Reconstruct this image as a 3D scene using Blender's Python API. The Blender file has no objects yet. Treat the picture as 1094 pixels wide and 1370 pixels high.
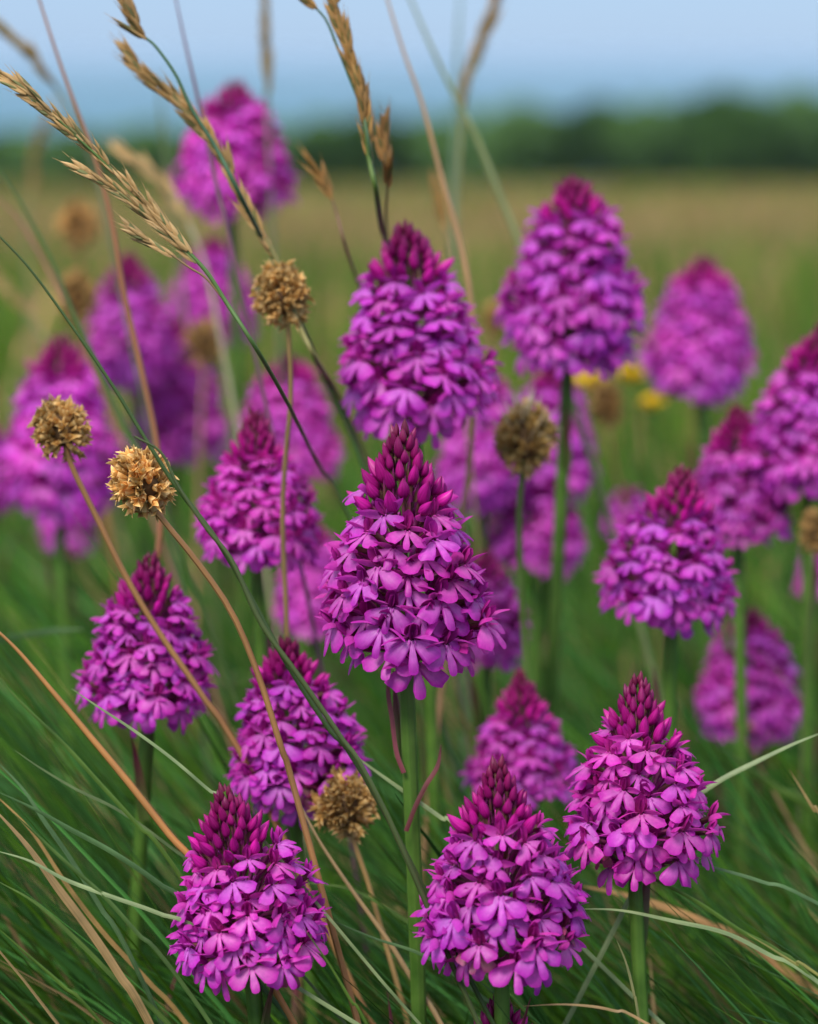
import bpy, math, random
import numpy as np
from mathutils import Vector, Matrix

R = math.radians
random.seed(7)
rng = np.random.default_rng(7)
scn = bpy.context.scene
col = scn.collection

# ------------------------------------------------------------------ camera
CAM_H = 0.46
PITCH = R(9.2)
cam_d = bpy.data.cameras.new('camera')
cam = bpy.data.objects.new('camera', cam_d)
col.objects.link(cam)
cam.location = (0, 0, CAM_H)
cam.rotation_euler = (R(90) - PITCH, 0, 0)
cam_d.sensor_fit = 'VERTICAL'
cam_d.sensor_height = 36
cam_d.sensor_width = 28.75
cam_d.lens = 100
cam_d.clip_start = 0.01
cam_d.clip_end = 60000
cam_d.dof.use_dof = True
cam_d.dof.focus_distance = 0.80
cam_d.dof.aperture_fstop = 8.0
cam_d.dof.aperture_blades = 0
scn.camera = cam

# ------------------------------------------------------------------ world, sun, exposure
SUN_EL, SUN_AZ = R(50), R(208)          # azimuth clockwise from +Y (behind the camera, to the left)
w = bpy.data.worlds.new('World')
scn.world = w
w.use_nodes = True
nt = w.node_tree
nt.nodes.clear()
sky = nt.nodes.new('ShaderNodeTexSky')
sky.sky_type = 'NISHITA'
sky.sun_disc = False
sky.sun_elevation = SUN_EL
sky.sun_rotation = SUN_AZ
sky.altitude = 0
sky.air_density = 1.0
sky.dust_density = 0.2
sky.ozone_density = 3.0
bg = nt.nodes.new('ShaderNodeBackground')
bg.inputs[1].default_value = 0.12
wo = nt.nodes.new('ShaderNodeOutputWorld')
tint = nt.nodes.new('ShaderNodeMix')
tint.data_type = 'RGBA'
tint.blend_type = 'MIX'
tint.inputs[0].default_value = .90
# an even cloud sheet: as under any overcast it is about three times brighter overhead than at the horizon
geo = nt.nodes.new('ShaderNodeTexCoord')
sep_ = nt.nodes.new('ShaderNodeSeparateXYZ')
nt.links.new(geo.outputs['Generated'], sep_.inputs[0])
cl = nt.nodes.new('ShaderNodeMix')
cl.data_type = 'RGBA'
nt.links.new(sep_.outputs[2], cl.inputs[0])
cl.inputs[6].default_value = (.74, 1.38, 2.38, 1)
cl.inputs[7].default_value = (4.6, 4.8, 5.2, 1)
nt.links.new(cl.outputs[2], tint.inputs[7])
nt.links.new(sky.outputs[0], tint.inputs[6])
nt.links.new(tint.outputs[2], bg.inputs[0])
nt.links.new(bg.outputs[0], wo.inputs[0])

sd = bpy.data.lights.new('sun', 'SUN')
sd.energy = 1.5
sd.angle = R(22)
sd.color = (1.0, 0.95, 0.86)
sun = bpy.data.objects.new('sun', sd)
col.objects.link(sun)
sv = Vector((math.sin(SUN_AZ) * math.cos(SUN_EL), math.cos(SUN_AZ) * math.cos(SUN_EL), math.sin(SUN_EL)))
sun.rotation_euler = sv.to_track_quat('Z', 'Y').to_euler()

scn.view_settings.view_transform = 'Standard'
scn.view_settings.look = 'None'
scn.view_settings.gamma = 1
scn.view_settings.use_curve_mapping = False
scn.view_settings.exposure = 1.38
scn.cycles.use_denoising = True
scn.cycles.max_bounces = 6
scn.cycles.diffuse_bounces = 4
scn.cycles.glossy_bounces = 2
scn.cycles.transmission_bounces = 5
scn.cycles.caustics_reflective = False
scn.cycles.caustics_refractive = False

# ------------------------------------------------------------------ helpers
FX = 685 / 0.18
fwd = Vector((0, math.cos(PITCH), -math.sin(PITCH)))
upv = Vector((0, math.sin(PITCH), math.cos(PITCH)))
camp = Vector((0, 0, CAM_H))


def P(px, py, d):
    """point seen at photo pixel (px,py), d metres along the view axis"""
    return camp + fwd * d + Vector((1, 0, 0)) * ((px - 547) / FX * d) - upv * ((py - 685) / FX * d)


def tag(o, label=None, cat=None, group=None, kind=None):
    if label: o['label'] = label
    if cat: o['category'] = cat
    if group: o['group'] = group
    if kind: o['kind'] = kind
    return o


def empty(name, loc, label, cat, group=None):
    o = bpy.data.objects.new(name, None)
    o.empty_display_size = 0.01
    o.location = loc
    col.objects.link(o)
    return tag(o, label, cat, group)


def obj(name, me, parent=None, mat=None):
    o = bpy.data.objects.new(name, me)
    col.objects.link(o)
    if parent is not None:
        o.parent = parent
    if mat is not None:
        o.matrix_local = mat
    return o


class MB:
    def __init__(s):
        s.v, s.f, s.m, s.uv = [], [], [], []

    def grid(s, pts, mat=0, uvs=None, M=None):
        nu, nv = len(pts), len(pts[0])
        b = len(s.v)
        for i in range(nu):
            for j in range(nv):
                p = Vector(pts[i][j])
                s.v.append(M @ p if M is not None else p)
        for i in range(nu - 1):
            for j in range(nv - 1):
                s.f.append((b + i * nv + j, b + (i + 1) * nv + j, b + (i + 1) * nv + j + 1, b + i * nv + j + 1))
                s.m.append(mat)
                q = []
                for a, c in ((i, j), (i + 1, j), (i + 1, j + 1), (i, j + 1)):
                    q.append(uvs[a][c] if uvs else (c / (nv - 1), a / (nu - 1)))
                s.uv.append(q)

    def tube(s, pts, rad, k=6, mat=0, M=None, flat=1.0):
        pts = [Vector(p) for p in pts]
        n = len(pts)
        rows, uvs = [], []
        t = (pts[1] - pts[0]).normalized()
        a = Vector((0, 0, 1)).cross(t)
        if a.length < .05: a = Vector((1, 0, 0)).cross(t)
        a.normalize()
        for i, p in enumerate(pts):
            t = (pts[min(i + 1, n - 1)] - pts[max(i - 1, 0)])
            if t.length < 1e-9: t = Vector((0, 0, 1))
            t.normalize()
            a = (a - t * a.dot(t)).normalized()
            b = t.cross(a)
            r = rad[i] if hasattr(rad, '__len__') else rad
            rows.append([p + a * (math.cos(2 * math.pi * j / k) * r) + b * (math.sin(2 * math.pi * j / k) * r * flat) for j in range(k + 1)])
            uvs.append([(j / k, i / (n - 1)) for j in range(k + 1)])
        s.grid(rows, mat, uvs, M)

    def build(s, name, mats):
        me = bpy.data.meshes.new(name)
        me.from_pydata([tuple(p) for p in s.v], [], s.f)
        ul = me.uv_layers.new(name='UVMap')
        ul.data.foreach_set('uv', [c for q in s.uv for p in q for c in p])
        for m in mats: me.materials.append(m)
        me.polygons.foreach_set('material_index', s.m)
        me.polygons.foreach_set('use_smooth', [True] * len(s.f))
        me.update()
        return me


def extend(last, d):
    """carry a leaning stalk on from `last` along d, bending down into the ground"""
    d = d.normalized()
    h = last.z
    q = min(1.0, math.hypot(d.x, d.y) / max(.05, abs(d.z)))
    hx, hy = d.x * h, max(-.04, min(.06, d.y * h))
    if q < .5:
        return [last + Vector((hx * .4, hy * .4, -h * .45)), last + Vector((hx * .7, hy * .6, -h - .01))]
    return [last + Vector((hx * .40, hy * .3, min(d.z, -.1) * h * .45 - h * .05)), last + Vector((hx * .80, hy * .6, -h * .52)), last + Vector((hx * 1.05, hy, -h - .01))]


def bez(pts, n):
    """Catmull-Rom through pts"""
    pts = [Vector(p) for p in pts]
    if len(pts) == 2:
        return [pts[0].lerp(pts[1], i / (n - 1)) for i in range(n)]
    q = [pts[0] * 2 - pts[1]] + pts + [pts[-1] * 2 - pts[-2]]
    out = []
    seg = len(pts) - 1
    for i in range(n):
        t = i / (n - 1) * seg
        k = min(int(t), seg - 1)
        u = t - k
        a, b, c, d = q[k], q[k + 1], q[k + 2], q[k + 3]
        out.append(0.5 * ((2 * b) + (c - a) * u + (2 * a - 5 * b + 4 * c - d) * u * u + (3 * b - a - 3 * c + d) * u ** 3))
    return out


# ------------------------------------------------------------------ materials
class NT:
    def __init__(s, name):
        s.m = bpy.data.materials.new(name)
        s.m.use_nodes = True
        s.t = s.m.node_tree
        s.t.nodes.clear()

    def n(s, typ, ins=None, **kw):
        nd = s.t.nodes.new(typ)
        for k, v in kw.items(): setattr(nd, k, v)
        for k, v in (ins or {}).items():
            if isinstance(v, tuple) and len(v) == 2 and hasattr(v[0], 'outputs'):
                s.t.links.new(v[0].outputs[v[1]], nd.inputs[k])
            else:
                nd.inputs[k].default_value = v
        return nd

    def ramp(s, fac, stops):
        nd = s.t.nodes.new('ShaderNodeValToRGB')
        s.t.links.new(fac[0].outputs[fac[1]], nd.inputs[0])
        el = nd.color_ramp.elements
        while len(el) < len(stops): el.new(0.5)
        for e, (p, c) in zip(el, stops):
            e.position = p
            e.color = c + (1,) if len(c) == 3 else c
        return nd

    def mix(s, fac, a, b, blend='MIX'):
        nd = s.t.nodes.new('ShaderNodeMix')
        nd.data_type = 'RGBA'
        nd.blend_type = blend
        for idx, v in ((0, fac), (6, a), (7, b)):
            if isinstance(v, tuple) and len(v) == 2 and hasattr(v[0], 'outputs'):
                s.t.links.new(v[0].outputs[v[1]], nd.inputs[idx])
            else:
                nd.inputs[idx].default_value = v if not (isinstance(v, tuple) and len(v) == 3) else v + (1,)
        return nd

    def leaf(s, colour, rough=.45, trans=.3, spec=.35, bump=None, tcol=None, sheen=0):
        ins = {'Base Color': colour, 'Roughness': rough, 'Specular IOR Level': spec}
        if sheen: ins['Sheen Weight'] = sheen
        if bump is not None: ins['Normal'] = (bump, 0)
        p = s.n('ShaderNodeBsdfPrincipled', ins)
        t = s.n('ShaderNodeBsdfTranslucent', {'Color': tcol or colour})
        mx = s.n('ShaderNodeMixShader', {0: trans, 1: (p, 0), 2: (t, 0)})
        s.n('ShaderNodeOutputMaterial', {0: (mx, 0)})
        return s.m


def petal_mat(name, edge, centre, vein, rough=.42, trans=.35):
    """u across, v from base to tip; the object's own colour tints it"""
    k = NT(name)
    uv = k.n('ShaderNodeUVMap')
    sep = k.n('ShaderNodeSeparateXYZ', {0: (uv, 0)})
    oi = k.n('ShaderNodeObjectInfo')
    base = k.ramp((sep, 1), [(0, centre), (.18, centre), (.6, tuple(.5 * (a + b) for a, b in zip(edge, centre))), (1, edge)])
    mp = k.n('ShaderNodeMapping', {0: (uv, 0), 'Scale': (46, 3.0, 1)})
    nz = k.n('ShaderNodeTexNoise', {'Vector': (mp, 0), 'Scale': 1.0, 'Detail': 3})
    vr = k.ramp((nz, 0), [(.38, (0, 0, 0)), (.62, (1, 1, 1))])
    c1 = k.mix((vr, 0), vein, (1, 1, 1))
    c2 = k.mix(.55, (base, 0), (c1, 2), 'MULTIPLY')
    c2.inputs[0].default_value = .5
    tc = k.n('ShaderNodeTexCoord')
    blo = k.n('ShaderNodeTexNoise', {'Vector': (tc, 3), 'Scale': 420.0, 'Detail': 2})
    br = k.ramp((blo, 0), [(.3, (.80, .80, .84)), (.7, (1.1, 1.1, 1.08))])
    c3 = k.mix(1.0, (c2, 2), (br, 0), 'MULTIPLY')
    c4 = k.mix(1.0, (c3, 2), (oi, 'Color'), 'MULTIPLY')
    ft = k.n('ShaderNodeTexNoise', {'Vector': (tc, 3), 'Scale': 3800.0, 'Detail': 1})
    ad = k.n('ShaderNodeMath', {0: (nz, 0), 1: (ft, 0)}, operation='ADD')
    bp = k.n('ShaderNodeBump', {'Height': (ad, 0), 'Strength': .30, 'Distance': .00012})
    return k.leaf((c4, 2), rough, trans, .35, bp)


M_lip = petal_mat('orchid_lip', (.70, .028, .59), (.86, .24, .80), (.86, .66, .86), trans=.46)
M_sep = petal_mat('orchid_sepal', (.68, .030, .50), (.78, .11, .62), (.84, .64, .84), trans=.46)
M_hood = petal_mat('orchid_hood', (.58, .030, .42), (.30, .012, .16), (.80, .6, .80))
# buds carry their colour on the object
k = NT('orchid_bud')
oi = k.n('ShaderNodeObjectInfo')
uv = k.n('ShaderNodeUVMap')
sep = k.n('ShaderNodeSeparateXYZ', {0: (uv, 0)})
mp = k.n('ShaderNodeMapping', {0: (uv, 0), 'Scale': (15, 1.5, 1)})
nz = k.n('ShaderNodeTexNoise', {'Vector': (mp, 0), 'Scale': 1.5, 'Detail': 2})
g = k.ramp((sep, 1), [(0, (.42, .30, .30)), (.3, (.95, .95, .95)), (.8, (1, 1, 1)), (1, (.60, .45, .45))])
vr = k.ramp((nz, 0), [(.35, (.72, .66, .70)), (.65, (1.05, 1.05, 1.05))])
c1 = k.mix(1.0, (g, 0), (vr, 0), 'MULTIPLY')
c2 = k.mix(1.0, (c1, 2), (oi, 'Color'), 'MULTIPLY')
bp = k.n('ShaderNodeBump', {'Height': (nz, 0), 'Strength': .25, 'Distance': .0002})
M_bud = k.leaf((c2, 2), .42, .12, .3, bp)


def plant_mat(name, c_lo, c_hi, rough=.5, trans=.2, stripes=30, tip=None, obcol=False):
    k = NT(name)
    uv = k.n('ShaderNodeUVMap')
    sep = k.n('ShaderNodeSeparateXYZ', {0: (uv, 0)})
    mp = k.n('ShaderNodeMapping', {0: (uv, 0), 'Scale': (stripes, 2.2, 1)})
    nz = k.n('ShaderNodeTexNoise', {'Vector': (mp, 0), 'Scale': 1.0, 'Detail': 3})
    tc = k.n('ShaderNodeTexCoord')
    n2 = k.n('ShaderNodeTexNoise', {'Vector': (tc, 3), 'Scale': 90.0, 'Detail': 3})
    ad = k.n('ShaderNodeMath', {0: (nz, 0), 1: (n2, 0)}, operation='ADD')
    hf = k.n('ShaderNodeMath', {0: (ad, 0), 1: .5}, operation='MULTIPLY')
    c = k.ramp((hf, 0), [(.36, c_lo), (.64, c_hi)])
    out = (c, 0)
    if tip:
        tr = k.ramp((sep, 1), [(tip[0], (0, 0, 0)), (tip[1], (1, 1, 1))])
        mm = k.mix((tr, 0), out, tip[2])
        out = (mm, 2)
    if obcol:
        oi = k.n('ShaderNodeObjectInfo')
        mm = k.mix(1.0, out, (oi, 'Color'), 'MULTIPLY')
        out = (mm, 2)
    bp = k.n('ShaderNodeBump', {'Height': (nz, 0), 'Strength': .3, 'Distance': .0002})
    return k.leaf(out, rough, trans, .35, bp)


M_stem = plant_mat('orchid_stem', (.040, .105, .012), (.12, .23, .035), .45, .1, 10)
M_ovary = plant_mat('orchid_ovary', (.10, .025, .04), (.18, .09, .05), .5, .15, 8, (.4, .9, (.34, .02, .22)))
M_bract = plant_mat('orchid_bract', (.06, .10, .02), (.12, .15, .04), .5, .2, 12, (.2, .75, (.17, .03, .055)))
M_leaf = plant_mat('orchid_leaf', (.035, .09, .018), (.07, .15, .03), .42, .3, 20)
M_culm = plant_mat('grass_culm', (.8, .8, .8), (1.15, 1.12, 1.0), .5, .1, 6, None, True)
M_blade = plant_mat('grass_blade', (.50, .56, .50), (1.35, 1.3, 1.25), .42, .3, 7, None, True)
M_spike = plant_mat('grass_spikelet', (.40, .23, .08), (.74, .50, .23), .5, .3, 10, None, True)
M_spike_g = plant_mat('spikelet_edge', (.12, .17, .05), (.30, .26, .11), .5, .3, 10, None, True)
M_dry = plant_mat('dried_calyx', (.50, .24, .05), (.88, .54, .18), .6, .3, 8, (.5, 1.0, (.92, .64, .28)), True)
M_dryd = plant_mat('dried_core', (.06, .03, .012), (.13, .07, .025), .8, .05, 6)
M_yel = plant_mat('yellow_petal', (.85, .50, .004), (.92, .64, .01), .45, .3, 14)
M_hair = plant_mat('pale_bristle', (.50, .42, .28), (.68, .60, .44), .6, .3, 4, None, True)

# stuff grass: colour from a vertex attribute
k = NT('meadow_grass')
at = k.n('ShaderNodeAttribute', attribute_name='Col')
uv = k.n('ShaderNodeUVMap')
mp = k.n('ShaderNodeMapping', {0: (uv, 0), 'Scale': (9, 3.0, 1)})
nz = k.n('ShaderNodeTexNoise', {'Vector': (mp, 0), 'Scale': 1.0, 'Detail': 2})
vr = k.ramp((nz, 0), [(.35, (.72, .76, .72)), (.65, (1.25, 1.2, 1.2))])
c1 = k.mix(1.0, (at, 'Color'), (vr, 0), 'MULTIPLY')
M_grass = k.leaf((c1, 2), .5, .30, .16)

k = NT('meadow_soil')
tc = k.n('ShaderNodeTexCoord')
n1 = k.n('ShaderNodeTexNoise', {'Vector': (tc, 3), 'Scale': 60.0, 'Detail': 6})
near = k.ramp((n1, 0), [(.35, (.018, .022, .008)), (.65, (.045, .06, .018))])
n2 = k.n('ShaderNodeTexNoise', {'Vector': (tc, 3), 'Scale': .35, 'Detail': 5})
far = k.ramp((n2, 0), [(.35, (.14, .15, .035)), (.65, (.27, .21, .07))])
sp = k.n('ShaderNodeSeparateXYZ', {0: (tc, 3)})
mr = k.n('ShaderNodeMapRange', {0: (sp, 1), 1: 4.0, 2: 11.0})
c = k.mix((mr, 0), (near, 0), (far, 0))
bp = k.n('ShaderNodeBump', {'Height': (n1, 0), 'Strength': .6, 'Distance': .01})
p = k.n('ShaderNodeBsdfPrincipled', {'Base Color': (c, 2), 'Roughness': .9, 'Specular IOR Level': .2, 'Normal': (bp, 0)})
k.n('ShaderNodeOutputMaterial', {0: (p, 0)})
M_soil = k.m

k = NT('sea_water')
tc = k.n('ShaderNodeTexCoord')
n1 = k.n('ShaderNodeTexNoise', {'Vector': (tc, 3), 'Scale': .02, 'Detail': 6})
c = k.ramp((n1, 0), [(.3, (.030, .13, .18)), (.7, (.042, .155, .21))])
bp = k.n('ShaderNodeBump', {'Height': (n1, 0), 'Strength': .6, 'Distance': 3.0})
p = k.n('ShaderNodeBsdfPrincipled', {'Base Color': (c, 0), 'Roughness': .55, 'Specular IOR Level': .3, 'Normal': (bp, 0)})
k.n('ShaderNodeOutputMaterial', {0: (p, 0)})
M_sea = k.m

k = NT('hedge_leaf')
oi = k.n('ShaderNodeObjectInfo')
tc = k.n('ShaderNodeTexCoord')
n1 = k.n('ShaderNodeTexNoise', {'Vector': (tc, 3), 'Scale': 1.2, 'Detail': 4})
c = k.ramp((n1, 0), [(.35, (.055, .13, .025)), (.65, (.10, .21, .04))])
M_hedge = k.leaf((c, 0), .55, .2, .3)
k = NT('hedge_bark')
p = k.n('ShaderNodeBsdfPrincipled', {'Base Color': (.08, .055, .035, 1), 'Roughness': .9})
k.n('ShaderNodeOutputMaterial', {0: (p, 0)})
M_bark = k.m

# ------------------------------------------------------------------ ground, sea, hedge


GY = [-30, 3.5, 10, 30, 120, 160, 260, 700, 1000]
GZ = [0, 0, -.22, -1.0, -5.3, -9, -17, -43, -60]


def ground_z(y):
    ys = GY
    zs = GZ
    return float(np.interp(y, ys, zs))


mb = MB()
ys = [-30, -5, -1] + [i * .25 for i in range(0, 41)] + [12, 16, 24, 40, 60, 90, 120, 140, 160, 200, 260, 400, 700, 1000]
xs = [-700, -200, -60, -20, -8, -4] + [-2 + .25 * i for i in range(17)] + [4, 8, 20, 60, 200, 700]
rows = []
for y in ys:
    rows.append([(x, y, ground_z(y) + (.006 * math.sin(x * 7 + y * 3) * math.sin(y * 5 - x * 2) if 0 < y < 10 else 0)) for x in xs])
mb.grid(rows, 0)
g = obj('meadow_ground', mb.build('meadow_ground', [M_soil]))
tag(g, 'grassy meadow ground sloping away to the hedges', None, None, 'structure')
mb = MB()
mb.grid([[(x, y, -36) for x in (-30000, -3000, 0, 3000, 30000)] for y in (600, 3000, 12000, 45000)], 0)
g = obj('sea', mb.build('sea', [M_sea]))
tag(g, 'blue sea beyond the hedges', None, None, 'structure')


def bush_mesh(seed, n=4200):
    r = random.Random(seed)
    lobes = [(Vector((r.uniform(-1.5, 1.5), r.uniform(-1.2, 1.2), r.uniform(.3, 2.2))), r.uniform(.8, 1.3)) for _ in range(9)]
    mb = MB()
    for i in range(n):
        c, rad = lobes[i % 9]
        d = Vector((r.gauss(0, 1), r.gauss(0, 1), r.gauss(0, 1))).normalized()
        p = c + d * rad * (r.uniform(.55, 1.0) ** .6) * Vector((1, 1, .9)).length / 1.68
        if p.z < .1: continue
        a = Vector((r.gauss(0, 1), r.gauss(0, 1), r.gauss(0, 1))).normalized()
        b = a.orthogonal().normalized()
        s = r.uniform(.09, .2)
        mb.grid([[p - a * s - b * s * .6, p - a * s + b * s * .6], [p + a * s - b * s * .6, p + a * s + b * s * .6]], 0)
    return mb.build('crown', [M_hedge])


bush_vars = [bush_mesh(s) for s in (1, 2, 3, 4)]
tm = MB()
tm.tube([(0, 0, -.2), (.05, 0, .6), (-.05, .05, 1.4)], [.13, .10, .05], 7)
tm.tube([(.03, 0, .5), (.4, .1, 1.0), (.7, .2, 1.7)], [.07, .05, .02], 6)
tm.tube([(.03, 0, .4), (-.4, -.1, .9), (-.8, .1, 1.6)], [.07, .05, .02], 6)
trunk_me = tm.build('trunk', [M_bark])
r = random.Random(5)
nb = 25
for i in range(nb):
    x = -27 + i * 2.25
    hs = .82 + .58 * (1 / (1 + math.exp(-(x - 2) / 5)))
    hs *= r.uniform(.95, 1.05)
    y = 119 + r.uniform(-2, 2)
    e = empty('hedge_bush', (x, y, ground_z(y)), 'dark green rounded bush in the blurred hedgerow across the far end of the meadow', 'bush', 'hedgerow bushes beyond the meadow')
    e.scale = (1.25, 1.1, hs)
    e.rotation_euler = (0, 0, r.uniform(0, 6.28))
    obj('crown', bush_vars[i % 4], e)
    obj('trunk', trunk_me, e)

# ------------------------------------------------------------------ meadow grass (stuff)


def grass_field(name, label, n, xy, length, width, cols, seg, lean, bend, mode=1, up=0):
    """xy: (n,2) roots; length, width: (n,), cols (n,3)"""
    az = lean[0]
    th0 = lean[1]
    s = np.linspace(0, 1, seg + 1)
    th = th0[:, None] + bend[:, None] * s[None, :] ** 1.3
    ds = length[:, None] / seg
    dirx = np.sin(th) * np.cos(az)[:, None]
    diry = np.sin(th) * np.sin(az)[:, None]
    dirz = np.cos(th)
    px = np.concatenate([np.zeros((n, 1)), np.cumsum(dirx[:, :-1] * ds, 1)], 1) + xy[:, 0:1]
    py = np.concatenate([np.zeros((n, 1)), np.cumsum(diry[:, :-1] * ds, 1)], 1) + xy[:, 1:2]
    gz = np.interp(xy[:, 1], GY, GZ)
    pz = np.concatenate([np.zeros((n, 1)), np.cumsum(dirz[:, :-1] * ds, 1)], 1) + gz[:, None] - .005
    pz = np.maximum(pz, gz[:, None] + .002 * s[None, :])
    # width direction: horizontal, perpendicular to the lean, twisted
    tw = rng.uniform(-1.2, 1.2, n)[:, None] + rng.normal(0, .5, n)[:, None] * s[None, :]
    sx = -np.sin(az)[:, None]
    sy = np.cos(az)[:, None]
    nx, ny, nz_ = -np.cos(th) * np.cos(az)[:, None], -np.cos(th) * np.sin(az)[:, None], np.sin(th)
    wx = sx * np.cos(tw) + nx * np.sin(tw)
    wy = sy * np.cos(tw) + ny * np.sin(tw)
    wz = nz_ * np.sin(tw)
    prof = np.minimum(1, .55 + 2.2 * s) * (1 - s ** 2.6) + .04
    hw = width[:, None] * .5 * prof[None, :]
    L = np.stack([px - wx * hw, py - wy * hw, pz - wz * hw], -1)
    Rr = np.stack([px + wx * hw, py + wy * hw, pz + wz * hw], -1)
    if mode == 2:
        fx, fy, fz = (sx * -np.sin(tw) + nx * np.cos(tw)), (sy * -np.sin(tw) + ny * np.cos(tw)), nz_ * np.cos(tw)
        C = np.stack([px + fx * hw * .5, py + fy * hw * .5, pz + fz * hw * .5], -1)
        V = np.stack([L, C, Rr], 2)
        m = 3
    else:
        V = np.stack([L, Rr], 2)
        m = 2
    nvp = (seg + 1) * m
    V = V.reshape(-1, 3)
    base = (np.arange(n) * nvp)[:, None, None]
    i = np.arange(seg)[None, :, None]
    j = np.arange(m - 1)[None, None, :]
    a = base + i * m + j
    F = np.stack([a, a + 1, a + m + 1, a + m], -1).reshape(-1, 4)
    me = bpy.data.meshes.new(name)
    me.vertices.add(len(V))
    me.vertices.foreach_set('co', V.astype(np.float32).ravel())
    me.loops.add(F.size)
    me.loops.foreach_set('vertex_index', F.astype(np.int32).ravel())
    me.polygons.add(len(F))
    me.polygons.foreach_set('loop_start', np.arange(0, F.size, 4, dtype=np.int32))
    me.polygons.foreach_set('use_smooth', np.ones(len(F), bool))
    me.update(calc_edges=True)
    ca = me.color_attributes.new('Col', 'FLOAT_COLOR', 'POINT')
    base_dark = .8 + .35 * s  # shade of the dark gaps painted into blade colour, darker towards the root
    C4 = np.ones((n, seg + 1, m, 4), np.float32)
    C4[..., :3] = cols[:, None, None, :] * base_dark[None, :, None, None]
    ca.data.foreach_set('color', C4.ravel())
    ul = me.uv_layers.new(name='UVMap')
    U = np.zeros((n, seg + 1, m, 2), np.float32)
    U[..., 0] = np.linspace(0, 1, m)[None, None, :] + rng.uniform(0, 30, n)[:, None, None]
    U[..., 1] = s[None, :, None] + rng.uniform(0, 30, n)[:, None, None]
    U = U.reshape(-1, 2)
    ul.data.foreach_set('uv', U[F.ravel()].ravel())
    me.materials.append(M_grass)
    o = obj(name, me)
    return tag(o, label, 'grass', None, 'stuff')


def green_cols(n, dry=.1, bright=1.0, blue=.3):
    a = np.array([.018, .066, .004])
    b = np.array([.070, .160, .010])
    cblue = np.array([.040, .125, .026])
    t = rng.uniform(0, 1, n)[:, None]
    c = a * (1 - t) + b * t
    mbl = rng.uniform(0, 1, n) < blue
    c[mbl] = cblue * rng.uniform(.7, 1.4, (mbl.sum(), 1))
    md = rng.uniform(0, 1, n) < dry
    tan = np.array([.34, .22, .10])
    c[md] = tan * rng.uniform(.45, 1.15, (md.sum(), 1))
    return c * bright * (rng.uniform(.38, 1.15, (n, 1)) + .8 * (rng.uniform(0, 1, (n, 1)) > .86))


def region(n, y0, y1, spread, off, power=1.0):
    y = y0 + (y1 - y0) * rng.uniform(0, 1, n) ** power
    x = rng.uniform(-1, 1, n) * (spread * y + off)
    return np.stack([x, y], 1)


# tall leaning blades around the orchids
n = 15000
xy = region(n, .80, 1.6, .22, .20, .9)
lft = rng.uniform(0, 1, n) < np.where(xy[:, 0] < .05, .90, .74)
az = np.where(lft, rng.normal(math.pi, .36, n), rng.normal(0, .5, n))
short = np.where(xy[:, 0] > .01, .80, .98) * np.where(xy[:, 1] > 1.0, .92, 1) * np.where(lft, 1, .55)
grass_field('long_grass', 'long thin leaning green and tan grass blades among the orchid stems', n, xy,
            rng.uniform(.19, .36, n) * short, rng.uniform(.0012, .0052, n) * rng.uniform(.5, 1.2, n), green_cols(n, .07, 1.35, .45), 9,
            (az, rng.uniform(.3, .95, n)), rng.uniform(.2, .95, n), 2)
# the sharp layer: fine straight blades in the plane of the front orchids
n = 5200
xy = region(n, .76, .92, .24, .24, 1)
xy[:, 1] = np.where(xy[:, 0] > -.03, .83 + (xy[:, 1] - .76) * .8, xy[:, 1])
lft = rng.uniform(0, 1, n) < 2
az = np.where(lft, rng.normal(math.pi, .22, n), rng.normal(0, .3, n))
short = np.where(xy[:, 0] > .06, .80, 1.0)
grass_field('fine_long_grass', 'fine straight grass blades leaning left around the front orchids', n, xy,
            rng.uniform(.20, .39, n) * short, rng.uniform(.0008, .0022, n), green_cols(n, .07, 1.15, .55), 9,
            (az, rng.uniform(.40, .95, n)), rng.uniform(.1, .55, n), 2)
# dense lower sward
n = 34000
xy = region(n, .62, 2.4, .28, .2, .8)
az = rng.normal(math.pi, 1.3, n)
grass_field('meadow_sward', 'dense low green grass sward under the orchids', n, xy,
            rng.uniform(.07, .20, n), rng.uniform(.002, .006, n), green_cols(n, .05, 1.2, .25), 6,
            (az, rng.uniform(.0, .5, n)), rng.uniform(.1, 1.2, n), 1)
n = 30000
xy = region(n, 1.9, 6.0, .30, .1, .7)
az = rng.uniform(0, 6.28, n)
c = green_cols(n, .16, 1.75, .1) * np.array([1.35, 1.0, 1.3])
grass_field('middle_distance_grass', 'blurred green grass behind the orchids', n, xy,
            rng.uniform(.08, .22, n), rng.uniform(.003, .006, n), c, 4,
            (az, rng.uniform(.0, .4, n)), rng.uniform(.1, .9, n), 1)
n = 42000
xy = region(n, 3.8, 34, .24, 0, 1.5)
az = rng.uniform(0, 6.28, n)
c = green_cols(n, 0.0, 1.75, .05) * np.array([1.5, 1.0, 1.6])
tt = np.clip((xy[:, 1] - 3.5) / 4, .12, 1) * (.78 + .25 * np.sin(xy[:, 0] * 2.1 + xy[:, 1] * .9) * np.sin(xy[:, 1] * 1.7 - xy[:, 0])) * np.clip(1.35 - xy[:, 1] / 30, .45, 1)
isd = rng.uniform(0, 1, n) < tt
c[isd] = np.array([.37, .245, .115]) * rng.uniform(.6, 1.2, (isd.sum(), 1))
grass_field('dry_meadow_grass', 'blurred band of tan dry grass at the far side of the meadow', n, xy,
            rng.uniform(.05, .15, n), rng.uniform(.006, .012, n) * np.clip(xy[:, 1] / 8, 1, 3), c, 3,
            (az, rng.uniform(.0, .4, n)), rng.uniform(.1, .9, n), 1)
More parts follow.
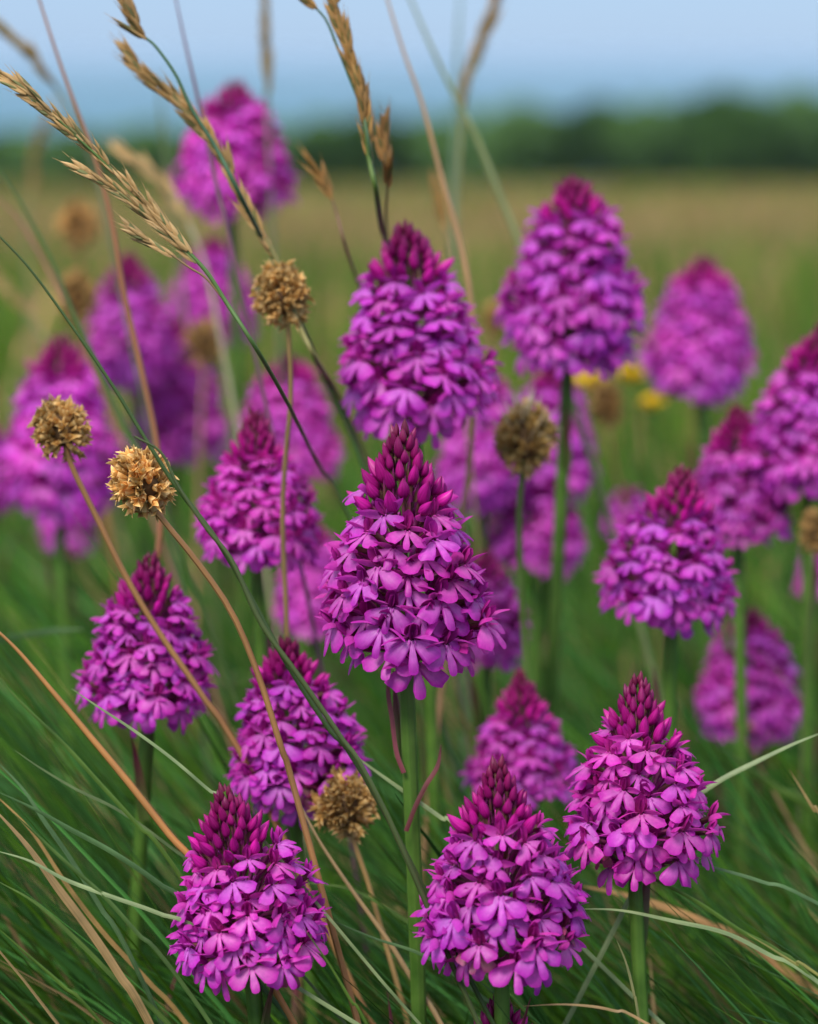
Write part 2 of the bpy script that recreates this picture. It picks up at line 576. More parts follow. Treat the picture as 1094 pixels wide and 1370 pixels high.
# broad low leaves of other meadow herbs between the grasses
n = 2600
xy = region(n, .80, 2.2, .26, .2, .8)
az = rng.uniform(0, 6.28, n)
grass_field('meadow_herb_foliage', 'broad dark green herb leaves low between the grasses', n, xy,
            rng.uniform(.05, .16, n), rng.uniform(.008, .018, n), green_cols(n, 0, .85, .4), 7,
            (az, rng.uniform(.1, .7, n)), rng.uniform(.4, 1.5, n), 2)
# short grass under and beside the camera
n = 9000
xy = np.stack([rng.uniform(-.9, .9, n), rng.uniform(-.5, .66, n)], 1)
grass_field('near_grass', 'short green grass in front of the orchids', n, xy,
            rng.uniform(.04, .11, n), rng.uniform(.0015, .004, n), green_cols(n, .06, .95, .25), 4,
            (rng.uniform(0, 6.28, n), rng.uniform(.0, .5, n)), rng.uniform(.1, 1.2, n), 1)

# ------------------------------------------------------------------ haze over the sea
HAZE = True
if HAZE:
    hz = MB()
    X, Y0, Y1, Z0, Z1 = 31000, -60, 46000, -75, .62
    c8 = [(-X, Y0), (X, Y0), (X, Y1), (-X, Y1)]
    hz.v = [Vector((x, y, z)) for z in (Z0, Z1) for x, y in c8]
    hz.f = [(3, 2, 1, 0), (4, 5, 6, 7), (0, 1, 5, 4), (1, 2, 6, 5), (2, 3, 7, 6), (3, 0, 4, 7)]
    hz.m = [0] * 6
    hz.uv = [[(0, 0)] * 4] * 6
    k = NT('sea_haze')
    pv = k.n('ShaderNodeVolumePrincipled', {'Color': (.60, .80, 1.0, 1), 'Density': .00018})
    k.n('ShaderNodeOutputMaterial', {1: (pv, 0)})
    ho = obj('haze', hz.build('haze', [k.m]))
    for p_ in ho.data.polygons: p_.use_smooth = False
    tag(ho, 'pale blue haze lying over the distant sea', 'haze', None, 'stuff')

# ------------------------------------------------------------------ orchid parts (unit: metres, throat at origin, +X faces out)
MM = .001


def petal(mb, L, W, phi0, phi1, M=None, cup=.25, nu=9, nv=6, mat=0, tipp=.7, basep=.5, twist=0, seed=0, thick=0):
    rr = random.Random(seed)
    rows, uvs = [], []
    x = z = 0.0
    ph = R(phi0)
    wob = [rr.uniform(-.12, .12) for _ in range(4)]
    mx = max(((i / 40) ** basep) * ((1 - i / 40) ** tipp) for i in range(41))
    for i in range(nu + 1):
        t = i / nu
        ph = R(phi0 + (phi1 - phi0) * t)
        if i:
            x += math.cos(ph) * L / nu
            z += math.sin(ph) * L / nu
        wd = W * .5 * (max(t, .02) ** basep) * ((max(1 - t, 0)) ** tipp) / mx
        wd = max(wd, W * .012)
        nrm = Vector((-math.sin(ph), 0, math.cos(ph)))
        row = []
        for j in range(nv + 1):
            s = -1 + 2 * j / nv
            tw = twist * t
            b = s * wd
            off = -cup * wd * s * s + W * .05 * math.sin(7 * t + 3 * s + 6 * wob[0]) * abs(s) * t
            y = b * math.cos(tw)
            q = Vector((x, y, z)) + nrm * (off + b * math.sin(tw))
            row.append(q * MM)
        rows.append(row)
        uvs.append([(.5 + .5 * s * .9 / 1.0 * .5, t) for s in [-1 + 2 * j / nv for j in range(nv + 1)]])
    mb.grid(rows, mat, uvs, M)


def lip_mesh(seed):
    r = random.Random(seed)
    Lm = 9.3 * r.uniform(.92, 1.06)
    Ls = 8.8 * r.uniform(.92, 1.06)
    n1 = 16.5 * r.uniform(.85, 1.15)
    out = 80
    angs = [-out, -79, -77, -73, -67, -59, -50, -41, -34, -28, -24, -21, -19.6, -19, -18.2, -16.5, -13.5, -9, -4.5]
    angs = angs + [0] + [-a for a in reversed(angs)]
    sc = n1 / 19
    ph0, ph1 = -30 + r.uniform(-8, 8), -62 + r.uniform(-12, 12)
    notch = r.uniform(.27, .38)
    nr = 9
    prof = []
    for a in angs:
        aa = abs(a)
        if aa <= 19.01:
            u = min(1, aa / 16)
            rad = Lm * (notch + (1 - notch) * (1 - u ** 3.4) ** .55)
        else:
            u = (aa - 52) / (out - 52) if aa > 52 else min(1, (52 - aa) / 28.5)
            lo = notch if aa < 52 else .30
            rad = Ls * (lo + (1 - lo) * max(0, 1 - abs(u) ** (2.8 if aa < 52 else 3.2)) ** .52)
            rad *= 1 + .035 * math.sin(aa * .5 + seed) + .02 * math.sin(aa * 1.3 + 2 * seed)
        a2 = math.copysign(aa * (sc if aa < 19.01 else sc + (1 - sc) * (aa - 19) / (out - 19)), a)
        prof.append((R(a2), rad))
    sp1, sp2 = r.uniform(-.03, .03), r.uniform(-.03, .03)
    curl = r.uniform(-1.0, .8)
    rows, uvs = [], []
    for i in range(nr + 1):
        t = i / nr
        row, ur = [], []
        for th, rad in prof:
            rr_ = rad * (.04 + .96 * t)
            a = rr_ * math.cos(th)
            b = rr_ * math.sin(th) + (.7 * math.sin(th) * (1 - t))
            L = Lm
            # arc along the lip axis
            q = max(0, a) / L
            ph = R(ph0 + (ph1 - ph0) * q * .5)
            x = a * math.cos(ph)
            z = a * math.sin(ph)
            phn = R(ph0 + (ph1 - ph0) * q)
            nx, nz_ = -math.sin(phn), math.cos(phn)
            ad = abs(math.degrees(th))
            off = -.028 * b * b
            # each lobe gently domed, notches valley; radial furrows at the base
            lobe = math.cos(ad / 19 * math.pi / 2) if ad < 19 else math.cos((ad - 50) / 31 * math.pi / 2)
            off += .28 * t * lobe - .15 * t
            off -= (.9 + curl) * t ** 4 * (.6 if ad < 19 else 1) * .6
            off += .10 * math.cos(ad * .45) * (1 - t)
            off += (sp1 * b + sp2 * a) * t * 3
            off += .12 * math.sin(a * 1.7 + seed) * math.sin(b * 1.9 + 2 * seed)
            row.append(Vector((x + nx * off * -1 * -1, b, z + nz_ * off)) * MM)
            ur.append((.5 + th / 3.2, t))
        rows.append(row)
        uvs.append(ur)
    return rows, uvs


def T(loc=(0, 0, 0), rx=0, ry=0, rz=0, s=1):
    return Matrix.Translation(Vector(loc) * MM) @ Matrix.Rotation(R(rz), 4, 'Z') @ Matrix.Rotation(R(ry), 4, 'Y') @ Matrix.Rotation(R(rx), 4, 'X') @ Matrix.Scale(s, 4)


def add_lip(mb, seed, mat=0, M=None):
    rows, uvs = lip_mesh(seed)
    mb.grid(rows, mat, uvs, M)
    # two pale guiding plates at the mouth
    for s in (-1, 1):
        mb.tube([(.2 * MM, s * .7 * MM, .1 * MM), (1.0 * MM, s * .75 * MM, .05 * MM), (1.8 * MM, s * .8 * MM, -.6 * MM)], [.12 * MM, .28 * MM, .05 * MM], 5, mat, M)


def add_sepal(mb, side, seed, mat=0, M=None):
    r = random.Random(seed * 3 + 1)
    m = T((-.6, side * .8, .5), 0, 0, side * (50 + r.uniform(-16, 14))) @ T((0, 0, 0), side * (-38 + r.uniform(-14, 14)))
    if M is not None: m = M @ m
    petal(mb, 8.8 * r.uniform(.85, 1.1), 3.6 * r.uniform(.85, 1.1), 34, -8 + r.uniform(-18, 22), m, .38, 8, 5, mat, .8, .5, side * .35, seed)


def add_hood(mb, seed, mat=0, M=None):
    r = random.Random(seed * 5 + 2)
    E = M if M is not None else Matrix()
    petal(mb, 7.2 * r.uniform(.9, 1.1), 4.0, 105, 42 + r.uniform(-12, 18), E @ T((-.9, 0, .1)), .55, 8, 6, mat, .5, .4, 0, seed)
    for s in (-1, 1):
        m = E @ T((-.8, s * 1.1, .1), s * 26, 0, s * 16)
        petal(mb, 6.4 * r.uniform(.9, 1.1), 3.2, 92, 50 + r.uniform(-10, 10), m, .5, 7, 5, mat, .5, .4, s * .5, seed + s)
    # column inside the mouth
    mb.tube([Vector((-.9, 0, .3)) * MM, Vector((-.5, 0, 1.6)) * MM, Vector((.3, 0, 2.4)) * MM], [.7 * MM, .75 * MM, .1 * MM], 6, mat, E)


def add_back(mb, seed, m_ov=1, m_sp=0, M=None):
    r = random.Random(seed * 7 + 3)
    # ovary back to the axis, thin spur under it, a narrow bract
    mb.tube([Vector(p) * MM for p in ((-.3, 0, .2), (-2, 0, -.1), (-5, 0, -1.2), (-9, 0, -3.4), (-13, 0, -7))], [1.15 * MM, 1.0 * MM, .95 * MM, .85 * MM, .6 * MM], 6, m_ov, M)
    mb.tube([Vector(p) * MM for p in ((-.6, 0, -.2), (-3, .3, -1.6), (-7, .7, -4.2), (-10, .4, -7.5))], [.7 * MM, .45 * MM, .4 * MM, .2 * MM], 5, m_sp, M)
    m = T((-12, 1.2, -6.5), r.uniform(-20, 20), 0, r.uniform(-8, 8))
    if M is not None: m = M @ m
    petal(mb, 11, 2.2, 35, 8, m, .8, 6, 3, m_ov, .8, .3, .2, seed)


NV = 9
LIP, SEPL, SEPR, HOOD, BACK, FULL = [], [], [], [], [], []
for s in range(NV):
    m = MB(); add_lip(m, s + 1); LIP.append(m.build('lip', [M_lip]))
    m = MB(); add_sepal(m, 1, s + 1); SEPL.append(m.build('sepal', [M_sep]))
    m = MB(); add_sepal(m, -1, s + 11); SEPR.append(m.build('sepal', [M_sep]))
    m = MB(); add_hood(m, s + 1, 0); HOOD.append(m.build('hood', [M_hood]))
    m = MB(); add_back(m, s + 1, 0, 1); BACK.append(m.build('floret', [M_ovary, M_hood]))
    m = MB(); add_lip(m, s + 1, 2); add_sepal(m, 1, s + 1, 3); add_sepal(m, -1, s + 11, 3); add_hood(m, s + 1, 1); add_back(m, s + 1, 0, 1)
    FULL.append(m.build('floret', [M_ovary, M_hood, M_lip, M_sep]))


def bud_mesh(seed):
    r = random.Random(seed)
    mb = MB()
    L, W = 8.2 * r.uniform(.85, 1.15), 1.7 * r.uniform(.85, 1.12)
    rows, uvs = [], []
    K = 12
    bd = r.uniform(-.9, 1.4)
    for i in range(11):
        t = i / 10
        rad = W * (math.sin(math.pi * min(1, t * .94 + .06) ** .72)) ** .85
        if i == 10: rad = .04
        bend = bd * t * t + .25 * math.sin(5 * t + seed)
        row = []
        for j in range(K + 1):
            a = 2 * math.pi * j / K
            rr_ = rad * (1 + .07 * math.cos(3 * a + seed)) * (1 + .05 * math.cos(6 * a))
            row.append(Vector((L * t, rr_ * math.cos(a), rr_ * math.sin(a) + bend)) * MM)
        rows.append(row)
        uvs.append([(j / K, t) for j in range(K + 1)])
    mb.grid(rows, 0, uvs)
    mb.tube([Vector(p) * MM for p in ((.3, 0, 0), (-2.5, 0, -.2), (-6, 0, -1.5))], [.85 * MM, .7 * MM, .5 * MM], 6, 1)
    petal(mb, 8, 1.5, 14, 4, T((-6, .9, -2), r.uniform(-30, 30), 0, 5), .8, 5, 3, 1, .8, .3, .2, seed)
    return mb.build('bud', [M_bud, M_ovary])


BUD = [bud_mesh(s) for s in range(7)]


def build_orchid(label, cx, top, bot, wpx, d, dx=0, sharp=False, seed=0, stem_dx=0, budz=.70, hue=0, open_=1.0, stempx=None):
    """cx: centre pixel of the spike, top / bottom pixel of the spike, wpx its width, d its distance"""
    r = random.Random(100 + seed)
    pb = P(cx - dx * .5, bot, d)
    H = (bot - top) * d / FX / math.cos(PITCH) * .985
    Wd = wpx * d / FX
    tip_off = dx * d / FX
    root = empty('pyramidal_orchid', (pb.x + stem_dx * d / FX, pb.y, 0), label, 'orchid', 'purple pyramidal orchids in the meadow')
    rl = root.location.copy()
    base = pb - rl
    tipv = base + Vector((tip_off, r.uniform(-.004, .004), H))
    ax = (tipv - base).normalized()
    # stem and axis as one bent tube
    mb = MB()
    sw = r.uniform(.0018, .0023) * (Wd / .053) ** .5
    pth = bez([Vector((0, 0, -.01)), Vector((base.x * .3 + r.uniform(-.008, .008), r.uniform(-.006, .006), base.z * .5)), base + ax * .002, base.lerp(tipv, .6), base.lerp(tipv, .97)], 22)
    nn = len(pth)
    mb.tube(pth, [sw * (1.15 if i < nn * .5 else max(.2, .75 - .6 * (i / nn - .5) * 2)) for i in range(nn)], 9)
    obj('stem', mb.build('stem', [M_stem]), root)
    # sheathing bracts on the stem
    for q in range(3):
        t = (.36, .62, .86)[q] + r.uniform(-.05, .05)
        z = base.z * t
        p0 = Vector((base.x * t * .6, 0, z))
        m = MB()
        yaw = r.uniform(0, 360)
        petal(m, r.uniform(22, 34), 4.2, 84, 70 + r.uniform(-14, 8), None, .9, 8, 4, 0, .9, .15, .3, q)
        mt = Matrix.Translation(p0) @ Matrix.Rotation(R(yaw), 4, 'Z') @ Matrix.Translation((sw * .9, 0, 0))
        obj('bract', m.build('bract', [M_bract]), root, mt)
    for q in range(4):
        m = MB()
        petal(m, r.uniform(70, 120), 11, 68, 5 + r.uniform(-10, 20), None, .5, 9, 4, 0, .7, .25, .4, q)
        obj('leaf', m.build('leaf', [M_leaf]), root, Matrix.Rotation(R(q * 95 + r.uniform(-20, 20)), 4, 'Z') @ Matrix.Translation((sw * .8, 0, .004)))
    # spike
    k = Wd / .053
    ks = (k * H / .073 / k) ** .5 * k ** .5       # size of the florets
    fs = min(1.12, max(.72, ks)) * .98
    prof_u = [0, .05, .12, .22, .38, .55, .64, .70, .76, .82, .90, .96, 1.0]
    prof_r = [.14, .42, .63, .74, .66, .53, .45, .39, .31, .225, .14, .075, .01]
    b0 = budz / .70

    def prof(u):
        u2 = u / b0 if u < budz else .70 + (u - budz) / (1 - budz) * .30
        return float(np.interp(u2, prof_u, prof_r)) * Wd * .56
    asym, aph = r.uniform(0, .13), r.uniform(0, 6.28)
    pj = r.uniform(.94, 1.1) * (1.12 if d > 1.1 else 1)  # farther spikes get a brighter petal colour, standing in for more sky light
    rotm = Vector((0, 0, 1)).rotation_difference(ax).to_matrix().to_4x4()
    u = .075
    ang = r.uniform(0, 360)
    i = 0
    nb_ = 0
    while u < .985:
        isbud = u > budz + r.uniform(-.05, .04) * (1 if u < budz + .06 else 0)
        rad = prof(u)
        if isbud:
            t = max(0, min(1, (u - budz) / (1 - budz)))
            sp = (5.4 - 3.0 * t) * MM * fs
        else:
            sp = 8.25 * MM * fs * (1.06 if u < .2 else 1)
        du = sp * sp / (2 * math.pi * max(rad, .0016)) / H
        if u < .06: du *= 1.0
        ang += 137.5 + r.uniform(-6, 6)
        if isbud:
            el = 44 + 42 * t ** .7 + r.uniform(-8, 8)
            sc = fs * (1.03 - .46 * t) * r.uniform(.84, 1.12)
            zo = 0
        else:
            ub = u / budz
            el = -22 + 42 * ub ** 1.1 + r.uniform(-9, 9)
            sc = fs * (1.12 - .24 * ub) * r.uniform(.9, 1.08)
            rad *= r.uniform(.78, 1.12) * (1 + asym * math.sin(R(ang) + aph))
        if isbud: rad = max(0, rad - .0015 * (1 - t))
        loc = base + rotm @ Vector((rad * math.cos(R(ang)), rad * math.sin(R(ang)), u * H - (.004 * sc * math.sin(R(el)) if isbud else 0)))
        mt = Matrix.Translation(loc) @ rotm @ Matrix.Rotation(R(ang), 4, 'Z') @ Matrix.Rotation(R(-el), 4, 'Y') @ Matrix.Rotation(R(r.gauss(0, 8)), 4, 'X') @ Matrix.Scale(sc, 4)
        if not isbud and u < .13 and r.random() < .25:
            u += du
            continue
        if isbud:
            o = obj('bud', BUD[r.randrange(7)], root, mt)
            lo, mid, hi = (.60, .012, .33), (.36, .006, .17), (.14, .010, .035)
            a, b2, tt = (lo, mid, t / .45) if t < .45 else (mid, hi, (t - .45) / .55)
            j = r.uniform(.72, 1.25)
            o.color = tuple(min(1, (x + (y - x) * tt) * j) for x, y in zip(a, b2)) + (1,)
        else:
            v = r.randrange(NV)
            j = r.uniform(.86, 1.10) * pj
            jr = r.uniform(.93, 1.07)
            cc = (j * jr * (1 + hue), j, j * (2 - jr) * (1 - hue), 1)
            if ub < .35 and r.random() < .05:
                cc = (.62, 1.6, .34, 1)
                mt = mt @ Matrix.Scale(.8, 4)
            if sharp:
                o = obj('floret', BACK[v], root, mt)
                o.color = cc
                kids = [('hood', HOOD), ('lip', LIP), ('sepal', SEPL), ('sepal', SEPR)]
                for nm, lst in kids:
                    sub = obj(nm, lst[r.randrange(NV)], o)
                    sub.matrix_local = Matrix.Rotation(R(r.uniform(-8, 8)), 4, 'X') @ Matrix.Rotation(R(r.uniform(-9, 9)), 4, 'Y') @ Matrix.Scale(r.uniform(.92, 1.12), 4)
                    sub.color = cc
            else:
                o = obj('floret', FULL[v], root, mt)
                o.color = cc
        u += du
        i += 1
    return root


S = True
ORCH = [
    # label, cx, top, bot, w, d, dx, sharp, budz
    ('large sharp orchid spike at the centre of the photo on a thick straight green stem', 540, 560, 893, 246, .82, -6, S, .70),
    ('tall orchid spike directly above the central one, right of the round brown seedhead', 549, 297, 578, 212, .93, -12, S, .76),
    ('tall orchid spike with a long bare stem in front of the small yellow flowers', 763, 235, 497, 196, 1.03, 8, S, .80),
    ('highest and farthest-up orchid spike, standing against the blue sky left of centre', 313, 108, 290, 167, 1.22, 4, False, .80),
    ('blurred orchid spike standing alone right of the yellow flowers', 939, 342, 535, 158, 1.27, 0, False, .80),
    ('orchid spike just right of the tattered brown seedhead, left of the central spike', 343, 548, 758, 182, .93, 0, S, .68),
    ('orchid spike at left with a brown seedhead stem passing in front of it', 201, 737, 965, 190, .89, 6, S, .70),
    ('orchid spike left of the central stem, crossed by two dark green grass stems', 388, 845, 1078, 194, .88, -10, S, .74),
    ('sharp orchid spike at lower left with dark wine buds, its lowest florets over long grass', 320, 1040, 1300, 220, .80, -34, S, .70),
    ('sharp orchid spike at the bottom just right of the central stem', 667, 1005, 1303, 233, .79, -8, S, .69),
    ('sharp orchid spike at lower right with a purple bract on its thick green stem', 850, 900, 1172, 214, .82, 2, S, .70),
    ('partly hidden orchid spike behind the two front spikes right of the central stem', 696, 893, 1080, 156, .97, 2, S, .66),
    ('orchid spike at right above the grass, in front of another spike and below it', 903, 620, 836, 196, .94, 14, S, .70),
    ('softly blurred orchid spike behind and above the right-hand spike', 984, 537, 728, 152, 1.06, -6, False, .70),
    ('orchid spike cut by the right edge of the photo at mid height', 1088, 430, 668, 184, 1.05, 16, False, .76),
    ('blurred orchid spike low at the far right behind arching grass', 1001, 812, 986, 152, 1.13, 0, False, .80),
    ('wide blurred orchid spike at the left edge behind a brown seedhead', 82, 445, 690, 168, 1.16, 6, False, .78),
    ('blurred orchid spike between two leaning tan grass stems at upper left', 178, 335, 520, 126, 1.32, -4, False, .76),
    ('very blurred pale orchid spike behind the small blurred brown seedhead at left', 236, 425, 625, 140, 1.36, 0, False, .80),
    ('blurred orchid spike behind the round brown seedhead, under the highest spike', 285, 315, 465, 128, 1.40, 4, False, .80),
    ('blurred orchid spike behind the thin brown stem left of the upper central spike', 388, 470, 650, 150, 1.22, -8, False, .80),
    ('blurred orchid spike hidden behind the right side of the upper central spike', 645, 478, 680, 130, 1.18, 0, False, .80),
    ('blurred orchid spike behind the bristly pale seedhead', 738, 480, 672, 130, 1.2, 0, False, .80),
    ('blurred orchid spike behind the long bare stem, right of the central spike', 720, 610, 765, 142, 1.2, 6, False, .80),
    ('blurred orchid spike hidden behind the left side of the central spike', 418, 690, 850, 100, 1.15, 0, False, .80),
    ('orchid spike hidden behind the lower right side of the central spike', 650, 735, 892, 112, 1.03, 0, False, .78),
    ('small pale blurred orchid far back at left below the leftmost brown seedhead', 92, 645, 740, 74, 1.35, 0, False, .85),
    ('blurred orchid cut by the left edge of the photo', -10, 560, 680, 84, 1.35, 0, False, .80),
    ('orchid at the bottom edge of which only the top shows, under the lower central spike', 668, 1322, 1560, 200, .80, 0, S, .70),
    ('small blurred orchid peeping out behind the left of the right-hand spike', 838, 648, 715, 56, 1.3, 0, False, .82),
    ('blurred orchid at the right edge low beside the blurred brown seedhead', 1096, 715, 800, 60, 1.3, 0, False, .82),
]
for i, (lab, cx, top, bot, wpx, d, dx, shp, bz) in enumerate(ORCH):
    build_orchid(lab, cx, top, bot, wpx, d, dx, shp, i, budz=bz, hue=(.03, 0, -.02, .02, 0)[i % 5])

# ------------------------------------------------------------------ dried seedheads


def calyx_mesh(seed, hair=False):
    """a withered floret: short tube and curled ragged teeth"""
    r = random.Random(seed * 13 + 5)
    mb = MB()
    L = 3.2
    mb.tube([Vector((0, 0, 0)), Vector((L * .5, 0, 0)) * MM, Vector((L, 0, .1)) * MM], [.4 * MM, 1.0 * MM, 1.1 * MM], 6, 0)
    for q in range(5):
        m = T((L * .8, 0, 0), 0, 0, 0) @ Matrix.Rotation(R(q * 72 + r.uniform(-20, 20)), 4, 'X') @ T((0, 0, .5))
        petal(mb, r.uniform(2.0, 4.0), r.uniform(1.1, 2.0), r.uniform(0, 40), r.uniform(-60, 100), m, .9, 5, 2, 0, .9, .2, r.uniform(-1.5, 1.5), seed + q)
    return mb.build('withered_floret', [M_dry])


CAL = [calyx_mesh(s) for s in range(5)]


def stem_tube(root, path, rad, mat, name='stem', color=(1, 1, 1, 1), n=24, k=8):
    mb = MB()
    pts = bez(path, n)
    mb.tube([p - root.location for p in pts], [rad * (1.1 - .25 * i / n) for i in range(n)], k)
    o = obj(name, mb.build(name, [mat]), root)
    o.color = color
    return o


BROWN = (.36, .18, .07, 1)
TAN = (.50, .31, .13, 1)
GREEN = (.075, .15, .035, 1)


def seedhead(label, cx, cy, wpx, hpx, d, stem, stem_px=5, bright=1.0, tiltx=0, n=84, scol=BROWN, bristle=False, tint=(1, 1, 1), seed=0):
    """stem: photo pixels from below the head down into the grass, last point reaches the ground"""
    r = random.Random(300 + seed)
    c = P(cx, cy, d)
    e0, e1 = P(stem[-2][0], stem[-2][1], d + .02), P(stem[-1][0], stem[-1][1], d + .02)
    ex = extend(e1, e1 - e0)
    root = empty('dried_seedhead', (ex[-1].x, ex[-1].y, 0), label, 'seedhead', 'dried brown seedheads on bare stems')
    pts = ex[::-1]
    pts += [P(x, y, d + .02 * k / max(1, len(stem))) for k, (x, y) in reversed(list(enumerate(stem)))]
    rx, rz = wpx * .5 * d / FX, hpx * .5 * d / FX
    up = (c - pts[-1]).normalized()
    pts.append(c - up * rz * .3)
    stem_tube(root, pts, stem_px * .5 * d / FX, M_culm, color=scol)
    rot = Vector((0, 0, 1)).rotation_difference(up).to_matrix().to_4x4()
    cl = c - root.location
    mb = MB()
    core = .62
    rows = []
    for i in range(9):
        a = math.pi * i / 8
        rows.append([rot @ Vector((rx * core * math.sin(a) * math.cos(2 * math.pi * j / 10), rx * core * math.sin(a) * math.sin(2 * math.pi * j / 10), -rz * core * math.cos(a))) + cl for j in range(11)])
    mb.grid(rows, 0)
    obj('receptacle', mb.build('receptacle', [M_dryd]), root)
    for i in range(n):
        zz = 1 - 2 * (i + .5) / n
        ph = i * 2.39996 + r.uniform(-.3, .3)
        q = math.sqrt(1 - zz * zz)
        dr = Vector((q * math.cos(ph), q * math.sin(ph), zz))
        loc = cl + rot @ Vector((dr.x * rx * .56, dr.y * rx * .56, dr.z * rz * .60))
        dirv = rot @ (dr + Vector((0, 0, .45)) + Vector((r.gauss(0, .25), r.gauss(0, .25), r.gauss(0, .25)))).normalized()
        m = Matrix.Translation(loc) @ Vector((1, 0, 0)).rotation_difference(dirv).to_matrix().to_4x4() @ Matrix.Rotation(r.uniform(0, 6.28), 4, 'X') @ Matrix.Scale(min(rx, .0105) / .0085 * r.uniform(.85, 1.35), 4)
        o = obj('withered_floret', CAL[i % 5], root, m)
        j = r.uniform(.5, 1.15) * bright
        o.color = (j * tint[0], j * tint[1], j * tint[2], 1)
    if bristle:
        mb = MB()
        for i in range(60):
            dr = Vector((r.gauss(0, .6), r.gauss(0, .6), r.uniform(-.1, 1.5))).normalized()
            a = cl + rot @ Vector((dr.x * rx * .8, dr.y * rx * .8, dr.z * rz * .85))
            b = a + rot @ (dr + Vector((0, 0, .7))).normalized() * r.uniform(.003, .009)
            mb.tube([a, a.lerp(b, .5) + Vector((0, 0, .0004)), b], [.0004, .0003, .00008], 3)
        o = obj('bristles', mb.build('bristles', [M_hair]), root)
    return root


seedhead('sharp tattered brown seedhead on a long leaning stem left of centre', 190, 645, 74, 84, .80, [(212, 688), (262, 750), (310, 820), (346, 905), (376, 1000), (400, 1080)], 9, 1.25, n=84, seed=1)
seedhead('brown seedhead near the left edge on a stem crossing the left-hand orchid', 82, 575, 66, 76, .85, [(95, 622), (128, 690), (170, 775), (215, 850), (270, 930), (340, 1040)], 9, .95, seed=2)
seedhead('round brown seedhead beside the upper central orchid on a thin upright stem', 377, 396, 66, 84, .88, [(386, 446), (389, 530), (382, 610), (378, 700), (384, 850)], 7, .95, scol=(.26, .17, .07, 1), seed=3)
seedhead('golden brown seedhead low beside the central stem on a pale straight stalk', 462, 1078, 72, 84, .86, [(474, 1128), (492, 1180), (512, 1250), (535, 1330), (550, 1390)], 7, .80, scol=TAN, seed=4)
seedhead('pale bristly seedhead on a green stem right of the central orchid', 703, 588, 68, 92, .95, [(698, 640), (694, 700), (698, 800), (704, 900)], 9, .75, scol=(.10, .17, .04, 1), bristle=True, tint=(.95, 1.02, .95), seed=5)
seedhead('upper blurred brown seedhead of the pair at the left, against the tan field', 104, 302, 50, 66, 1.36, [(106, 345), (112, 430), (125, 560)], 5, 1.0, n=70, seed=6)
seedhead('lower blurred brown seedhead of the pair at the left, above the pink spike', 103, 397, 48, 70, 1.26, [(106, 440), (115, 520), (135, 640)], 5, .85, n=70, seed=7)
seedhead('blurred brown seedhead below the drooping panicle, amid pale orchid florets', 273, 460, 44, 68, 1.30, [(272, 500), (268, 580), (265, 680)], 6, .75, n=70, scol=(.42, .25, .13, 1), seed=8)
seedhead('blurred dark brown seedhead in front of the yellow flowers', 812, 540, 40, 76, 1.28, [(816, 590), (826, 640), (845, 710)], 6, .7, n=70, scol=(.30, .20, .08, 1), seed=9)
seedhead('blurred brown seedhead cut by the right edge of the photo', 1088, 712, 34, 72, 1.0, [(1086, 765), (1080, 850), (1075, 950)], 5, .75, n=70, scol=(.12, .15, .05, 1), seed=10)
seedhead('far blurred seedhead peeping between the two tallest central orchids', 661, 428, 32, 50, 1.4, [(661, 470), (661, 560)], 4, .9, n=60, seed=11)

# ------------------------------------------------------------------ grass panicles


def lance(mb, L, W, M, mat):
    rows = []
    K = 6
    for i in range(7):
        t = i / 6
        rad = W * .5 * (math.sin(math.pi * (t * .9 + .1) ** .7)) ** .9 if i < 6 else .02
        rows.append([Vector((L * t, rad * math.cos(2 * math.pi * j / K), rad * .6 * math.sin(2 * math.pi * j / K) + .25 * t * t)) * MM for j in range(K + 1)])
    mb.grid(rows, mat, None, M)


def spikelet_mesh(seed):
    r = random.Random(seed * 17)
    mb = MB()
    for q in range(5):
        s = 1 if q % 2 else -1
        M = T((q * 1.25, s * .25, 0), r.uniform(-40, 40), 0, s * r.uniform(5, 12))
        lance(mb, 5.6 * r.uniform(.9, 1.2) - q * .25, 1.35, M, 0 if q != 2 else 1)
        mb.tube([M @ Vector((5.2 * MM, 0, .2 * MM)), M @ Vector((7.6 * MM, 0, .3 * MM))], [.09 * MM, .03 * MM], 3, 0)
    return mb.build('spikelet', [M_spike, M_spike_g])


SPK = [spikelet_mesh(s) for s in range(4)]


